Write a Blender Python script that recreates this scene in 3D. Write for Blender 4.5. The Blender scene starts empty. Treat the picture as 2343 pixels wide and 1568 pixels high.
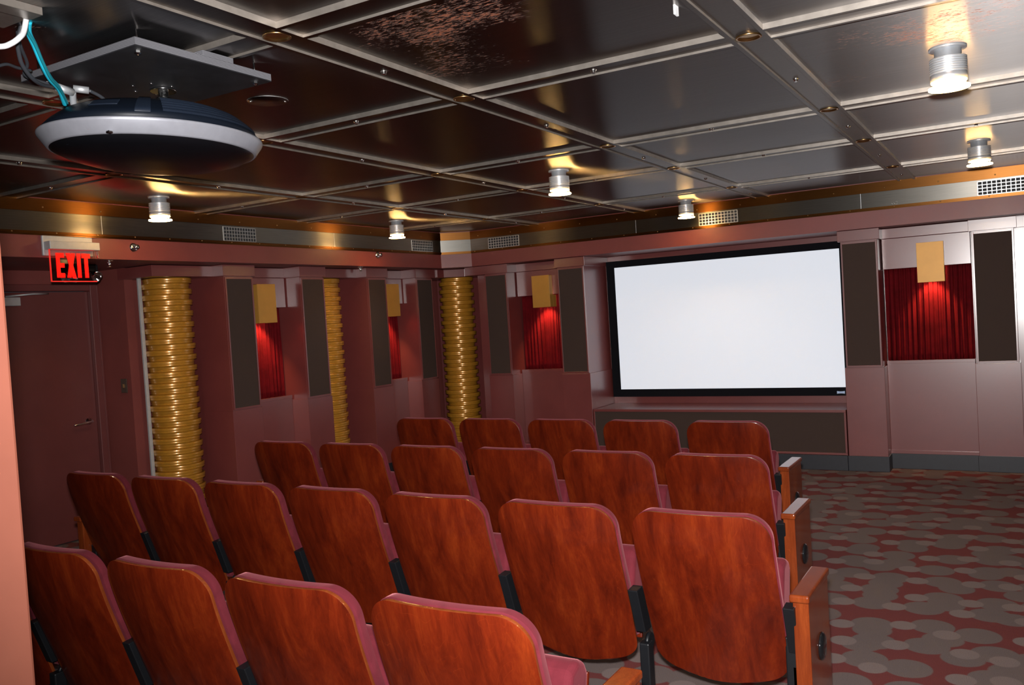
import bpy, bmesh, math, random
from mathutils import Vector, Matrix
random.seed(4)
PI = math.pi
SC = bpy.context.scene
COL = SC.collection

# ---------------------------------------------------------------- camera
cd = bpy.data.cameras.new('camera'); cam = bpy.data.objects.new('camera', cd); COL.objects.link(cam)
cd.sensor_fit = 'HORIZONTAL'; cd.sensor_width = 36.0; cd.lens = 1983.69 / 2343 * 36.0
cd.clip_start = 0.05; cd.clip_end = 60
RT = Vector((0.8600350, 0.5065334, -0.0613496)); UP = Vector((0.0367782, 0.0583829, 0.9976166)); FW = Vector((-0.5089078, 0.8602415, -0.0315819))
cam.matrix_world = Matrix(((RT.x, UP.x, -FW.x, 0), (RT.y, UP.y, -FW.y, 0), (RT.z, UP.z, -FW.z, 1.6), (0, 0, 0, 1)))
SC.camera = cam

# ---------------------------------------------------------------- world and exposure
W = bpy.data.worlds.new('world'); SC.world = W; W.use_nodes = True
W.node_tree.nodes['Background'].inputs[0].default_value = (0.80, 0.85, 1.0, 1)
W.node_tree.nodes['Background'].inputs[1].default_value = 0.035
SC.view_settings.view_transform = 'Standard'; SC.view_settings.look = 'None'
SC.view_settings.gamma = 1.0; SC.view_settings.use_curve_mapping = False
SC.view_settings.exposure = -0.08

# ---------------------------------------------------------------- the photographer's flash, on the camera
fl = bpy.data.lights.new('camera_flash', 'SPOT'); fo = bpy.data.objects.new('camera_flash', fl); COL.objects.link(fo)
fl.energy = 1600; fl.color = (1.0, 0.97, 0.95); fl.spot_size = math.radians(104); fl.spot_blend = 1.0; fl.shadow_soft_size = 0.035
fo.location = (-0.01, 0.0, 1.74)
fo.rotation_euler = (Vector((-0.40, 0.91, 0.04))).to_track_quat('-Z', 'Y').to_euler()

# ================================================================= materials
def nodemat(name):
    m = bpy.data.materials.new(name); m.use_nodes = True
    nt = m.node_tree; b = nt.nodes['Principled BSDF']
    return m, nt, b
def N(nt, t, **k):
    n = nt.nodes.new(t)
    for a, v in k.items():
        setattr(n, a, v)
    return n
def coord(nt, scale=(1, 1, 1), kind='Object', rot=(0, 0, 0)):
    tc = N(nt, 'ShaderNodeTexCoord'); mp = N(nt, 'ShaderNodeMapping')
    mp.inputs['Scale'].default_value = scale; mp.inputs['Rotation'].default_value = rot
    nt.links.new(tc.outputs[kind], mp.inputs[0]); return mp.outputs[0]
def noise(nt, vec, scale, detail=4, rough=0.6, dist=0.0):
    n = N(nt, 'ShaderNodeTexNoise'); n.inputs['Scale'].default_value = scale; n.inputs['Detail'].default_value = detail
    n.inputs['Roughness'].default_value = rough; n.inputs['Distortion'].default_value = dist
    nt.links.new(vec, n.inputs['Vector']); return n.outputs['Fac']
def ramp(nt, fac, stops):
    r = N(nt, 'ShaderNodeValToRGB'); e = r.color_ramp.elements
    while len(e) < len(stops): e.new(0.5)
    for i, (p, c) in enumerate(stops):
        e[i].position = p; e[i].color = (c[0], c[1], c[2], 1) if len(c) == 3 else c
    nt.links.new(fac, r.inputs[0]); return r.outputs[0]
def mixc(nt, f, a, b):
    m = N(nt, 'ShaderNodeMix', data_type='RGBA')
    for s, v in ((0, f), (6, a), (7, b)):
        if hasattr(v, 'links'): nt.links.new(v, m.inputs[s])
        else: m.inputs[s].default_value = v if s == 0 else (*v, 1)
    return m.outputs[2]
def bump(nt, b, h, strength=0.3, dist=0.002):
    n = N(nt, 'ShaderNodeBump'); n.inputs['Strength'].default_value = strength; n.inputs['Distance'].default_value = dist
    nt.links.new(h, n.inputs['Height']); nt.links.new(n.outputs[0], b.inputs['Normal'])
def simple(name, col, rough=0.5, metal=0.0, spec=0.5, var=0.06, nscale=30, coat=0.0, emit=None, es=0.0):
    m, nt, b = nodemat(name)
    f = noise(nt, coord(nt), nscale, 3)
    d = tuple(max(0, c * (1 - var)) for c in col); l = tuple(min(1, c * (1 + var)) for c in col)
    nt.links.new(ramp(nt, f, [(0.3, d), (0.7, l)]), b.inputs['Base Color'])
    b.inputs['Roughness'].default_value = rough; b.inputs['Metallic'].default_value = metal
    b.inputs['Specular IOR Level'].default_value = spec; b.inputs['Coat Weight'].default_value = coat; b.inputs['Coat Roughness'].default_value = 0.1
    if emit: b.inputs['Emission Color'].default_value = (*emit, 1); b.inputs['Emission Strength'].default_value = es
    return m
M = {}
def brushed(name, base, rough, aniso, tang, rust=0.0, dirt=0.25):
    m, nt, b = nodemat(name)
    sc = (1.2, 60, 60) if tang[1] else (60, 1.2, 60)
    if tang[2]: sc = (1.5, 1.5, 90)
    s = noise(nt, coord(nt, sc, 'Object'), 3, 5, 0.7)
    big = noise(nt, coord(nt), 1.7, 3)
    dk = tuple(c * (1 - dirt) for c in base)
    c1 = ramp(nt, s, [(0.3, dk), (0.7, base)])
    c2 = mixc(nt, ramp(nt, big, [(0.4, (0, 0, 0)), (0.7, (0.5, 0.5, 0.5))]), c1, tuple(c * 0.8 for c in base))
    if rust > 0:
        r1 = noise(nt, coord(nt, (1.6, 5, 3)), 22, 8, 0.75, 0.4); r2 = noise(nt, coord(nt), 1.3, 2)
        add = N(nt, 'ShaderNodeMath', operation='MULTIPLY'); nt.links.new(r1, add.inputs[0]); nt.links.new(r2, add.inputs[1])
        t = 0.36 - rust * 0.08
        mask = ramp(nt, add.outputs[0], [(t, (0, 0, 0)), (t + 0.05, (0.85, 0.85, 0.85))])
        c2 = mixc(nt, mask, c2, (0.28, 0.062, 0.014))
        inv = N(nt, 'ShaderNodeMath', operation='SUBTRACT'); inv.inputs[0].default_value = 1.0; nt.links.new(mask, inv.inputs[1])
        nt.links.new(inv.outputs[0], b.inputs['Metallic'])
        rr = N(nt, 'ShaderNodeMath', operation='MULTIPLY_ADD'); rr.inputs[1].default_value = 0.4; rr.inputs[2].default_value = rough
        nt.links.new(mask, rr.inputs[0]); nt.links.new(rr.outputs[0], b.inputs['Roughness'])
    else:
        b.inputs['Metallic'].default_value = 1.0; b.inputs['Roughness'].default_value = rough
    nt.links.new(c2, b.inputs['Base Color'])
    b.inputs['Anisotropic'].default_value = aniso
    cx = N(nt, 'ShaderNodeCombineXYZ')
    for i in range(3): cx.inputs[i].default_value = tang[i]
    nt.links.new(cx.outputs[0], b.inputs['Tangent'])
    return m
M['steel'] = brushed('dark_brushed_steel', (0.36, 0.345, 0.34), 0.34, 1.0, (0, 1, 0))
M['steel_rusty'] = brushed('rusted_brushed_steel', (0.30, 0.275, 0.26), 0.31, 1.0, (0, 1, 0), rust=0.6)
M['steel_spots'] = brushed('spotted_brushed_steel', (0.36, 0.345, 0.34), 0.34, 1.0, (0, 1, 0), rust=0.25)
M['beam_x'] = brushed('beam_steel', (0.30, 0.275, 0.26), 0.34, 0.95, (0, 1, 0))
M['flange'] = simple('cut_steel_edge', (0.30, 0.27, 0.24), 0.36, 0.8, nscale=18, var=0.15)
M['strip_steel'] = brushed('strip_steel', (0.28, 0.265, 0.235), 0.40, 0.9, (0, 0, 1))
M['bronze'] = brushed('bronze_trim', (0.19, 0.078, 0.021), 0.36, 0.8, (0, 0, 1))
M['grille'] = simple('grille_metal', (0.55, 0.55, 0.55), 0.35, 0.9)
M['duct_dark'] = simple('duct_inside', (0.02, 0.02, 0.022), 0.7)
M['chrome'] = simple('chrome', (0.85, 0.85, 0.85), 0.12, 1.0, var=0.02)
M['alu'] = simple('cast_aluminium', (0.62, 0.64, 0.67), 0.36, 0.65, var=0.05)
M['bolt'] = simple('bolt_steel', (0.80, 0.78, 0.75), 0.22, 1.0)
M['brass'] = simple('aged_brass', (0.50, 0.30, 0.12), 0.30, 1.0)

def paint(name, col, rough=0.42, coat=0.62):
    m, nt, b = nodemat(name)
    f = noise(nt, coord(nt), 2.5, 5, 0.65); g = noise(nt, coord(nt, (1, 1, 1)), 260, 2)
    nt.links.new(ramp(nt, f, [(0.3, tuple(c * 0.9 for c in col)), (0.7, tuple(c * 1.08 for c in col))]), b.inputs['Base Color'])
    r = N(nt, 'ShaderNodeMath', operation='MULTIPLY_ADD'); nt.links.new(f, r.inputs[0]); r.inputs[1].default_value = 0.12; r.inputs[2].default_value = rough - 0.06
    nt.links.new(r.outputs[0], b.inputs['Roughness'])
    b.inputs['Specular IOR Level'].default_value = 0.5
    b.inputs['Coat Weight'].default_value = coat; b.inputs['Coat Roughness'].default_value = 0.23; b.inputs['Coat IOR'].default_value = 1.9
    bump(nt, b, g, 0.06, 0.0006)
    return m
MAROON = (0.15, 0.031, 0.029)
M['paint'] = paint('maroon_satin_paint', MAROON)
M['paint_matte'] = paint('maroon_eggshell_paint', (0.17, 0.037, 0.031), 0.6, 0.0)
M['fascia'] = paint('maroon_fascia_paint', (0.18, 0.038, 0.033), 0.5, 0.05)
M['door'] = paint('maroon_door_paint', (0.12, 0.028, 0.026), 0.45, 0.1)
M['pillar'] = paint('terracotta_wall_paint', (0.20, 0.058, 0.034), 0.6, 0.0)
M['base'] = simple('slate_vinyl_base', (0.014, 0.0145, 0.020), 0.45, var=0.1)
M['rubber_gloss'] = simple('gloss_black_cap', (0.02, 0.02, 0.022), 0.10, 0.6)
M['rubber'] = simple('black_rubber', (0.012, 0.012, 0.014), 0.5)
M['blackmetal'] = simple('black_painted_metal', (0.006, 0.0065, 0.008), 0.42, 0.0, 0.3)
M['blackvelvet'] = simple('black_frame_velvet', (0.006, 0.006, 0.008), 0.95, spec=0.1)
M['scr'] = simple('projection_screen', (0.50, 0.53, 0.58), 0.85, var=0.01, nscale=2, emit=(0.86, 0.91, 1.0), es=0.55)  # added emission stands in for light thrown onto the passive screen
M['logo'] = simple('logo_silver_blue', (0.45, 0.58, 0.80), 0.35, 0.3)
M['logo_dark'] = simple('logo_blue', (0.12, 0.16, 0.36), 0.4)
M['proj_top'] = simple('navy_plastic', (0.0035, 0.0055, 0.010), 0.42, spec=0.15)
M['proj_panel'] = simple('navy_plastic_panel', (0.008, 0.012, 0.021), 0.38, spec=0.2)
M['proj_band'] = simple('silver_plastic', (0.26, 0.265, 0.30), 0.38, 0.35)
M['proj_bot'] = simple('gloss_black_plastic', (0.003, 0.003, 0.004), 0.30, spec=0.25)
M['teal'] = simple('teal_sleeve', (0.02, 0.45, 0.62), 0.3)
M['teal_dark'] = simple('dark_teal_sleeve', (0.01, 0.18, 0.22), 0.35)
M['cable'] = simple('grey_black_cable', (0.035, 0.038, 0.045), 0.4)
M['white'] = simple('white_plastic', (0.75, 0.76, 0.78), 0.4)
M['canopy'] = simple('exit_sign_aluminium', (0.45, 0.45, 0.45), 0.5, 0.35)
M['red_e'] = simple('lit_red_letter', (0.8, 0.0, 0.0), 0.4, emit=(1.0, 0.0, 0.0), es=1.6)
M['red_edge'] = simple('lit_red_edge', (0.7, 0.02, 0.02), 0.3, emit=(1.0, 0.03, 0.02), es=0.55)
M['glow'] = simple('lamp_glow', (1, 0.8, 0.5), 0.4, emit=(1.0, 0.62, 0.22), es=38)
M['bulb'] = simple('bulb_glow', (1, 0.9, 0.7), 0.4, emit=(1.0, 0.80, 0.5), es=60)
M['sconce'] = simple('ochre_satin_metal', (0.50, 0.245, 0.045), 0.45, 0.25, var=0.05, nscale=8)
M['switch'] = simple('brown_switch', (0.05, 0.03, 0.02), 0.4)
M['gold'] = simple('gold_can_lacquer', (0.42, 0.185, 0.020), 0.28, 0.25, var=0.12, nscale=14, coat=0.4)
# clear acrylic
m, nt, b = nodemat('clear_acrylic'); b.inputs['Transmission Weight'].default_value = 1.0; b.inputs['IOR'].default_value = 1.12; b.inputs['Roughness'].default_value = 0.02
nt.links.new(ramp(nt, noise(nt, coord(nt), 5), [(0, (1, 0.96, 0.96)), (1, (1, 1, 1))]), b.inputs['Base Color']); M['acrylic'] = m
# acoustic fabric
m, nt, b = nodemat('brown_acoustic_fabric')
f = noise(nt, coord(nt, (1, 1, 1)), 900, 2); g = noise(nt, coord(nt), 12, 3)
c = ramp(nt, f, [(0.3, (0.038, 0.024, 0.020)), (0.7, (0.064, 0.042, 0.037))]); c = mixc(nt, 0.25, c, (0.045, 0.030, 0.022))
nt.links.new(c, b.inputs['Base Color']); b.inputs['Roughness'].default_value = 0.95; b.inputs['Specular IOR Level'].default_value = 0.15
bump(nt, b, f, 0.3, 0.001); M['fabric'] = m
# velvet
def velvet(name, col, sheen, tint):
    m, nt, b = nodemat(name)
    f = noise(nt, coord(nt), 9, 4, 0.6, 0.5); g = noise(nt, coord(nt), 500, 2)
    nt.links.new(ramp(nt, f, [(0.3, tuple(x * 0.75 for x in col)), (0.7, tuple(x * 1.15 for x in col))]), b.inputs['Base Color'])
    b.inputs['Roughness'].default_value = 0.85; b.inputs['Specular IOR Level'].default_value = 0.1
    b.inputs['Sheen Weight'].default_value = sheen; b.inputs['Sheen Roughness'].default_value = 0.4; b.inputs['Sheen Tint'].default_value = (*tint, 1)
    bump(nt, b, g, 0.25, 0.001); return m
M['velvet'] = velvet('rose_velvet', (0.105, 0.013, 0.020), 0.20, (1, 0.36, 0.40))
M['curtain'] = velvet('crimson_curtain_velvet', (0.10, 0.0020, 0.0045), 0.0, (1, 0.2, 0.25))
# wood
def wood(name, dk, md, lt, rough=0.22, sc=1.0):
    m, nt, b = nodemat(name)
    oi = N(nt, 'ShaderNodeObjectInfo'); mul = N(nt, 'ShaderNodeMath', operation='MULTIPLY'); mul.inputs[1].default_value = 37.0
    nt.links.new(oi.outputs['Random'], mul.inputs[0])
    tc = N(nt, 'ShaderNodeTexCoord'); ad = N(nt, 'ShaderNodeVectorMath', operation='ADD')
    nt.links.new(tc.outputs['Object'], ad.inputs[0]); nt.links.new(mul.outputs[0], ad.inputs[1])
    def mp(s):
        n = N(nt, 'ShaderNodeMapping'); n.inputs['Scale'].default_value = s; nt.links.new(ad.outputs[0], n.inputs[0]); return n.outputs[0]
    bl = noise(nt, mp((7.5 * sc, 5, 1.2 * sc)), 1.6, 8, 0.72, 0.35)
    fg = noise(nt, mp((60 * sc, 60, 4 * sc)), 2, 6, 0.7, 0.3)
    ct = noise(nt, mp((3.5 * sc, 3, 2.0 * sc)), 1.5, 2, 0.5, 1.6)
    mm = N(nt, 'ShaderNodeMath', operation='MULTIPLY'); mm.inputs[1].default_value = 14.0; nt.links.new(ct, mm.inputs[0])
    fr = N(nt, 'ShaderNodeMath', operation='FRACT'); nt.links.new(mm.outputs[0], fr.inputs[0])
    base = ramp(nt, bl, [(0.30, dk), (0.52, md), (0.75, lt)])
    base = mixc(nt, ramp(nt, fg, [(0.35, (0, 0, 0)), (0.75, (0.45, 0.45, 0.45))]), base, tuple(c * 0.55 for c in md))
    base = mixc(nt, ramp(nt, fr.outputs[0], [(0.0, (0, 0, 0)), (0.46, (0, 0, 0)), (0.48, (0.16, 0.16, 0.16)), (0.50, (0, 0, 0))]), base, tuple(min(1, c * 1.5) for c in lt))
    nt.links.new(base, b.inputs['Base Color'])
    b.inputs['Roughness'].default_value = rough; b.inputs['Specular IOR Level'].default_value = 0.15
    b.inputs['Coat Weight'].default_value = 0.5; b.inputs['Coat Roughness'].default_value = 0.10
    return m
M['wood'] = wood('mahogany_veneer', (0.034, 0.0028, 0.0012), (0.096, 0.0092, 0.0021), (0.170, 0.0225, 0.0038), 0.34)
M['ply'] = wood('ply_edge', (0.12, 0.022, 0.006), (0.18, 0.038, 0.009), (0.26, 0.060, 0.014), 0.35, 2)
M['armwood'] = wood('cherry_arm', (0.11, 0.017, 0.005), (0.17, 0.030, 0.007), (0.25, 0.052, 0.011), 0.25, 1.6)
# plywood edge of the projector board
m, nt, b = nodemat('grey_plywood_edge')
w = N(nt, 'ShaderNodeTexWave', wave_type='BANDS', bands_direction='Z'); w.inputs['Scale'].default_value = 75; w.inputs['Distortion'].default_value = 1.0
nt.links.new(coord(nt), w.inputs['Vector'])
nt.links.new(ramp(nt, w.outputs['Fac'], [(0.2, (0.035, 0.035, 0.04)), (0.8, (0.13, 0.13, 0.145))]), b.inputs['Base Color']); b.inputs['Roughness'].default_value = 0.7
M['plyedge'] = m
M['board'] = simple('black_board', (0.010, 0.010, 0.012), 0.55, spec=0.2, var=0.3, nscale=9)
# carpet: overlapping discs on a dark red ground
m, nt, b = nodemat('spotted_carpet')
def discs(cell, rad, rnd, off, jit):
    tc = N(nt, 'ShaderNodeTexCoord'); mp = N(nt, 'ShaderNodeMapping'); mp.inputs['Location'].default_value = (off[0], off[1], 0); mp.inputs['Scale'].default_value = (1, 1, 0)
    nt.links.new(tc.outputs['Object'], mp.inputs[0])
    v = N(nt, 'ShaderNodeTexVoronoi'); v.voronoi_dimensions = '2D'; v.inputs['Scale'].default_value = 1 / cell; v.inputs['Randomness'].default_value = rnd
    nt.links.new(mp.outputs[0], v.inputs['Vector'])
    jn = noise(nt, coord(nt), 90, 2)
    a = N(nt, 'ShaderNodeMath', operation='MULTIPLY_ADD'); nt.links.new(jn, a.inputs[0]); a.inputs[1].default_value = jit / cell; nt.links.new(v.outputs['Distance'], a.inputs[2])
    return ramp(nt, a.outputs[0], [(rad / cell - 0.012, (1, 1, 1)), (rad / cell + 0.012, (0, 0, 0))])
fb = noise(nt, coord(nt), 420, 2); big = noise(nt, coord(nt), 1.4, 3)
red = ramp(nt, fb, [(0.3, (0.085, 0.022, 0.022)), (0.7, (0.18, 0.050, 0.048))])
gry = ramp(nt, fb, [(0.3, (0.075, 0.056, 0.054)), (0.7, (0.18, 0.142, 0.136))])
lgt = ramp(nt, fb, [(0.3, (0.105, 0.079, 0.076)), (0.7, (0.24, 0.188, 0.18))])
c = mixc(nt, discs(0.245, 0.099, 0.35, (0, 0), 0.004), red, gry)
c = mixc(nt, discs(0.34, 0.090, 0.7, (0.131, 0.11), 0.004), c, gry)
c = mixc(nt, discs(0.25, 0.060, 0.40, (0.125, 0.13), 0.004), c, lgt)
nt.links.new(c, b.inputs['Base Color']); b.inputs['Roughness'].default_value = 0.95; b.inputs['Specular IOR Level'].default_value = 0.1
bump(nt, b, fb, 0.5, 0.003); M['carpet'] = m

# ================================================================= mesh helpers
def edge_faces(o, idx=1):
    for p in o.data.polygons:
        if abs(p.normal.z) < 0.5: p.material_index = idx
    return o
class MB:
    def __init__(s): s.v = []; s.f = []; s.m = []; s.sm = []
    def add(s, vs, fs, mi=0, smooth=False):
        o = len(s.v); s.v += [tuple(v) for v in vs]
        for f in fs: s.f.append(tuple(i + o for i in f)); s.m.append(mi); s.sm.append(smooth)
        return s
    def box(s, x0, x1, y0, y1, z0, z1, mi=0):
        x0, x1 = sorted((x0, x1)); y0, y1 = sorted((y0, y1)); z0, z1 = sorted((z0, z1))
        v = [(x0, y0, z0), (x1, y0, z0), (x1, y1, z0), (x0, y1, z0), (x0, y0, z1), (x1, y0, z1), (x1, y1, z1), (x0, y1, z1)]
        return s.add(v, [(0, 3, 2, 1), (4, 5, 6, 7), (0, 1, 5, 4), (1, 2, 6, 5), (2, 3, 7, 6), (3, 0, 4, 7)], mi)
    def prism(s, pts, z0, z1, mi=0):
        n = len(pts); v = [(x, y, z0) for x, y in pts] + [(x, y, z1) for x, y in pts]
        f = [tuple(reversed(range(n))), tuple(range(n, 2 * n))] + [(i, (i + 1) % n, n + (i + 1) % n, n + i) for i in range(n)]
        return s.add(v, f, mi)
    def lathe(s, prof, c=(0, 0, 0), seg=32, mi=0, sx=1.0, sy=1.0, mat=None, smooth=True):
        vs = []
        for r, z in prof:
            for k in range(seg):
                a = 2 * PI * k / seg; p = Vector((r * sx * math.cos(a), r * sy * math.sin(a), z))
                if mat: p = mat @ p
                vs.append((p.x + c[0], p.y + c[1], p.z + c[2]))
        fs = []
        for i in range(len(prof) - 1):
            for k in range(seg):
                a = i * seg + k; b_ = i * seg + (k + 1) % seg; fs.append((a, b_, b_ + seg, a + seg))
        s.add(vs, fs, mi, smooth)
        o = len(s.v) - len(vs)
        for i, rv in ((0, True), (len(prof) - 1, False)):
            if prof[i][0] > 1e-5:
                idx = [o + i * seg + k for k in range(seg)]
                s.f.append(tuple(reversed(idx)) if rv else tuple(idx)); s.m.append(mi); s.sm.append(False)
        return s
    def tube(s, pts, r, seg=10, mi=0, sub=6):
        P = [Vector(p) for p in pts]
        if sub > 1 and len(P) > 2:
            Q = []
            for i in range(len(P) - 1):
                p0 = P[max(i - 1, 0)]; p1 = P[i]; p2 = P[i + 1]; p3 = P[min(i + 2, len(P) - 1)]
                for j in range(sub):
                    t = j / sub
                    Q.append(0.5 * ((2 * p1) + (-p0 + p2) * t + (2 * p0 - 5 * p1 + 4 * p2 - p3) * t * t + (-p0 + 3 * p1 - 3 * p2 + p3) * t ** 3))
            Q.append(P[-1]); P = Q
        vs = []; n = len(P); ref = Vector((0, 0, 1))
        for i, p in enumerate(P):
            t = (P[min(i + 1, n - 1)] - P[max(i - 1, 0)]).normalized()
            a = t.cross(ref)
            if a.length < 1e-3: a = t.cross(Vector((1, 0, 0)))
            a.normalize(); b_ = t.cross(a)
            for k in range(seg):
                th = 2 * PI * k / seg; vs.append(p + a * (r * math.cos(th)) + b_ * (r * math.sin(th)))
        fs = [(i * seg + k, i * seg + (k + 1) % seg, (i + 1) * seg + (k + 1) % seg, (i + 1) * seg + k) for i in range(n - 1) for k in range(seg)]
        fs += [tuple(range(seg)), tuple(reversed(range((n - 1) * seg, n * seg)))]
        return s.add(vs, fs, mi, True)
    def build(s, name, mats, parent=None, bevel=0.0, loc=None, segs=2):
        me = bpy.data.meshes.new(name); me.from_pydata(s.v, [], s.f)
        for mm in (mats if isinstance(mats, (list, tuple)) else [mats]): me.materials.append(mm)
        me.polygons.foreach_set('material_index', s.m); me.polygons.foreach_set('use_smooth', s.sm)
        bm = bmesh.new(); bm.from_mesh(me); bmesh.ops.recalc_face_normals(bm, faces=bm.faces); bm.to_mesh(me); bm.free(); me.update()
        o = bpy.data.objects.new(name, me); COL.objects.link(o)
        if parent: o.parent = parent
        if loc: o.location = loc
        if bevel > 0:
            bv = o.modifiers.new('bevel', 'BEVEL'); bv.width = bevel; bv.segments = segs; bv.limit_method = 'ANGLE'; bv.angle_limit = 0.6
            bv.harden_normals = False
        return o
def thing(name, label, cat, loc=(0, 0, 0), group=None, rot=None):
    o = bpy.data.objects.new(name, None); COL.objects.link(o); o.location = loc; o.empty_display_size = 0.1
    if rot: o.rotation_euler = rot
    o['label'] = label; o['category'] = cat
    if group: o['group'] = group
    return o
def tag(o, label, cat, group=None):
    o['label'] = label; o['category'] = cat
    if group: o['group'] = group
    return o
def struct(o): o['kind'] = 'structure'; return o
def copytree(r, loc=None, parent=None):
    c = r.copy(); COL.objects.link(c)
    if parent: c.parent = parent
    if loc: c.location = loc
    for ch in list(r.children): copytree(ch, None, c)
    return c
# wall coordinates: 'L' the left wall (along = y, depth = -x), 'B' the screen wall (along = x, depth = y)
def wb(mb, w, a0, a1, d0, d1, z0, z1, mi=0):
    if w == 'L': mb.box(-d1, -d0, a0, a1, z0, z1, mi)
    else: mb.box(a0, a1, d0, d1, z0, z1, mi)
    return mb

# ================================================================= setting: floor, ceiling, soffit, walls
XR, YB = 3.4, -2.2         # how far the room runs to the right and behind the camera
FXL, FYB = -5.58, 8.20     # faces of the soffit
ZB, ZP = 2.547, 2.568      # underside of the ceiling beams, of the panels
fl_ = MB(); fl_.add([(-7.2, YB, 0), (XR, YB, 0), (XR, 9.3, 0), (-7.2, 9.3, 0)], [(0, 1, 2, 3)]); fl_.add([(-7.2, YB, -0.1), (XR, YB, -0.1), (XR, 9.3, -0.1), (-7.2, 9.3, -0.1)], [(3, 2, 1, 0)])
floor = struct(fl_.build('floor', M['carpet']))

ceiling = struct(MB().box(-5.75, XR, YB, 8.4, 2.60, 2.66).build('ceiling', M['duct_dark']))
GX = [-4.49, -3.28, -2.06, -0.82, 0.42, 1.66, 2.90]
GY = [-0.22, 0.98, 2.10, 3.20, 4.72, 5.84, 7.25]
xs = [-5.74] + GX + [XR]; ys = [YB] + GY + [8.38]
for i in range(len(xs) - 1):
    for j in range(len(ys) - 1):
        mt = M['steel']
        if (xs[i], ys[j]) == (-2.06, 2.10): mt = M['steel_rusty']
        elif (i + 2 * j) % 3 == 0: mt = M['steel_spots']
        MB().box(xs[i], xs[i + 1], ys[j], ys[j + 1], ZP, ZP + 0.02).build('ceiling_panel', mt, ceiling)
HW = 0.068
def beam_x(x):   # runs along y
    m_ = MB(); m_.box(x - HW, x - HW + 0.018, YB, 8.35, ZB, ZP); m_.box(x + HW - 0.018, x + HW, YB, 8.35, ZB, ZP)
    m_.box(x - HW + 0.018, x + HW - 0.018, YB, 8.35, ZB + 0.009, ZP)
    return edge_faces(m_.build('ceiling_beam', [M['beam_x'], M['flange']], ceiling))
for x in GX: beam_x(x)
for y in GY:
    for i in range(len(xs) - 1):
        x0 = xs[i] + (HW if i else 0); x1 = xs[i + 1] - (HW if i < len(xs) - 2 else 0)
        m_ = MB(); m_.box(x0, x1, y - HW, y - HW + 0.018, ZB, ZP); m_.box(x0, x1, y + HW - 0.018, y + HW, ZB, ZP); m_.box(x0, x1, y - HW + 0.018, y + HW - 0.018, ZB + 0.009, ZP)
        edge_faces(m_.build('ceiling_crossbeam', [M['beam_x'], M['flange']], ceiling))
# node rosettes and bolts
ros = MB(); ros.lathe([(0.046, 0.0), (0.046, -0.006), (0.039, -0.006), (0.037, 0.002), (0.012, 0.004)], seg=28)
bol = MB(); bol.lathe([(0.013, 0), (0.013, -0.003), (0.009, -0.006), (0.009, -0.011), (0.006, -0.013)], seg=14)
r0 = b0 = None
for x in GX[:5]:
    for y in GY[1:]:
        if r0 is None: r0 = o = ros.build('ceiling_rosette', M['brass'], ceiling)
        else: o = r0.copy(); COL.objects.link(o)
        o.location = (x, y, ZB + 0.008)
pts = []
for x in GX[:5]:
    for j in range(2, len(ys) - 1): pts.append((x, (ys[j] + ys[j + 1]) / 2))
for y in GY[1:]:
    for i in range(0, 5): pts.append(((xs[i] + xs[i + 1]) / 2, y))
for p in pts:
    if b0 is None: b0 = o = bol.build('ceiling_bolt', M['bolt'], ceiling)
    else: o = b0.copy(); COL.objects.link(o)
    o.location = (p[0], p[1], ZB + 0.009)

# soffit: maroon fascia, steel strip, bronze trims (with the chamfered corner)
CA = (FXL, 7.99); CB = (-5.31, FYB)
SOF = 2.172
sof = MB()
path = [(FXL, YB), CA, CB, (XR, FYB)]
outer = [(-7.1, YB), (-7.1, 9.2), (XR, 9.2)]
sof.prism([(FXL, YB), CA, CB, (XR, FYB), (XR, 9.2), (-7.1, 9.2), (-7.1, YB)], SOF, 2.60)
soffit = struct(sof.build('trim_1', M['fascia']))
def offs(p, d):   # the soffit path pushed d into the room
    k = d * math.tan(PI / 8)
    return [(FXL + d, YB), (FXL + d, CA[1] - k), (CB[0] + k, FYB - d), (XR, FYB - d)]
def band(name, z0, z1, d, mt, parent):
    a = offs(path, 0.0); b_ = offs(path, d); mb = MB()
    for i in range(3):
        v = [(*a[i], z0), (*a[i + 1], z0), (*b_[i + 1], z0), (*b_[i], z0), (*a[i], z1), (*a[i + 1], z1), (*b_[i + 1], z1), (*b_[i], z1)]
        mb.add(v, [(0, 1, 2, 3), (7, 6, 5, 4), (0, 4, 5, 1), (1, 5, 6, 2), (2, 6, 7, 3), (3, 7, 4, 0)])
    return mb.build(name, mt, parent)
band('metal_strip', 2.342, 2.478, 0.005, M['strip_steel'], soffit)
band('bronze_trim', 2.476, 2.560, 0.012, M['bronze'], soffit)
band('bronze_bead', 2.328, 2.345, 0.016, M['bronze'], soffit)
band('bronze_bead', 2.319, 2.328, 0.008, M['bronze'], soffit)
riv = MB(); riv.lathe([(0.006, 0), (0.005, -0.003), (0.002, -0.0045)], seg=10)
rv0 = None
rl = [(FXL + 0.0125, y, 2.505, 'L') for y in [3.0 + 0.42 * i for i in range(12)]] + [(x, FYB - 0.0125, 2.505, 'B') for x in [-5.2 + 0.42 * i for i in range(13)]]
rl += [(FXL + 0.0165, y, 2.336, 'L') for y in [2.9 + 0.3 * i for i in range(17)]] + [(x, FYB - 0.0165, 2.336, 'B') for x in [-5.25 + 0.36 * i for i in range(16)]]
for x, y, z, w in rl:
    if rv0 is None: rv0 = o = riv.build('rivet', M['brass'], soffit)
    else: o = rv0.copy(); COL.objects.link(o)
    o.location = (x, y, z); o.rotation_euler = (0, -PI / 2, 0) if w == 'L' else (-PI / 2, 0, 0)
    if w == 'L': o.rotation_euler = (0, -PI / 2, 0)
seam = MB()
for y in (3.844, 6.25): seam.box(FXL + 0.004, FXL + 0.0062, y, y + 0.003, 2.345, 2.476)
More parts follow.
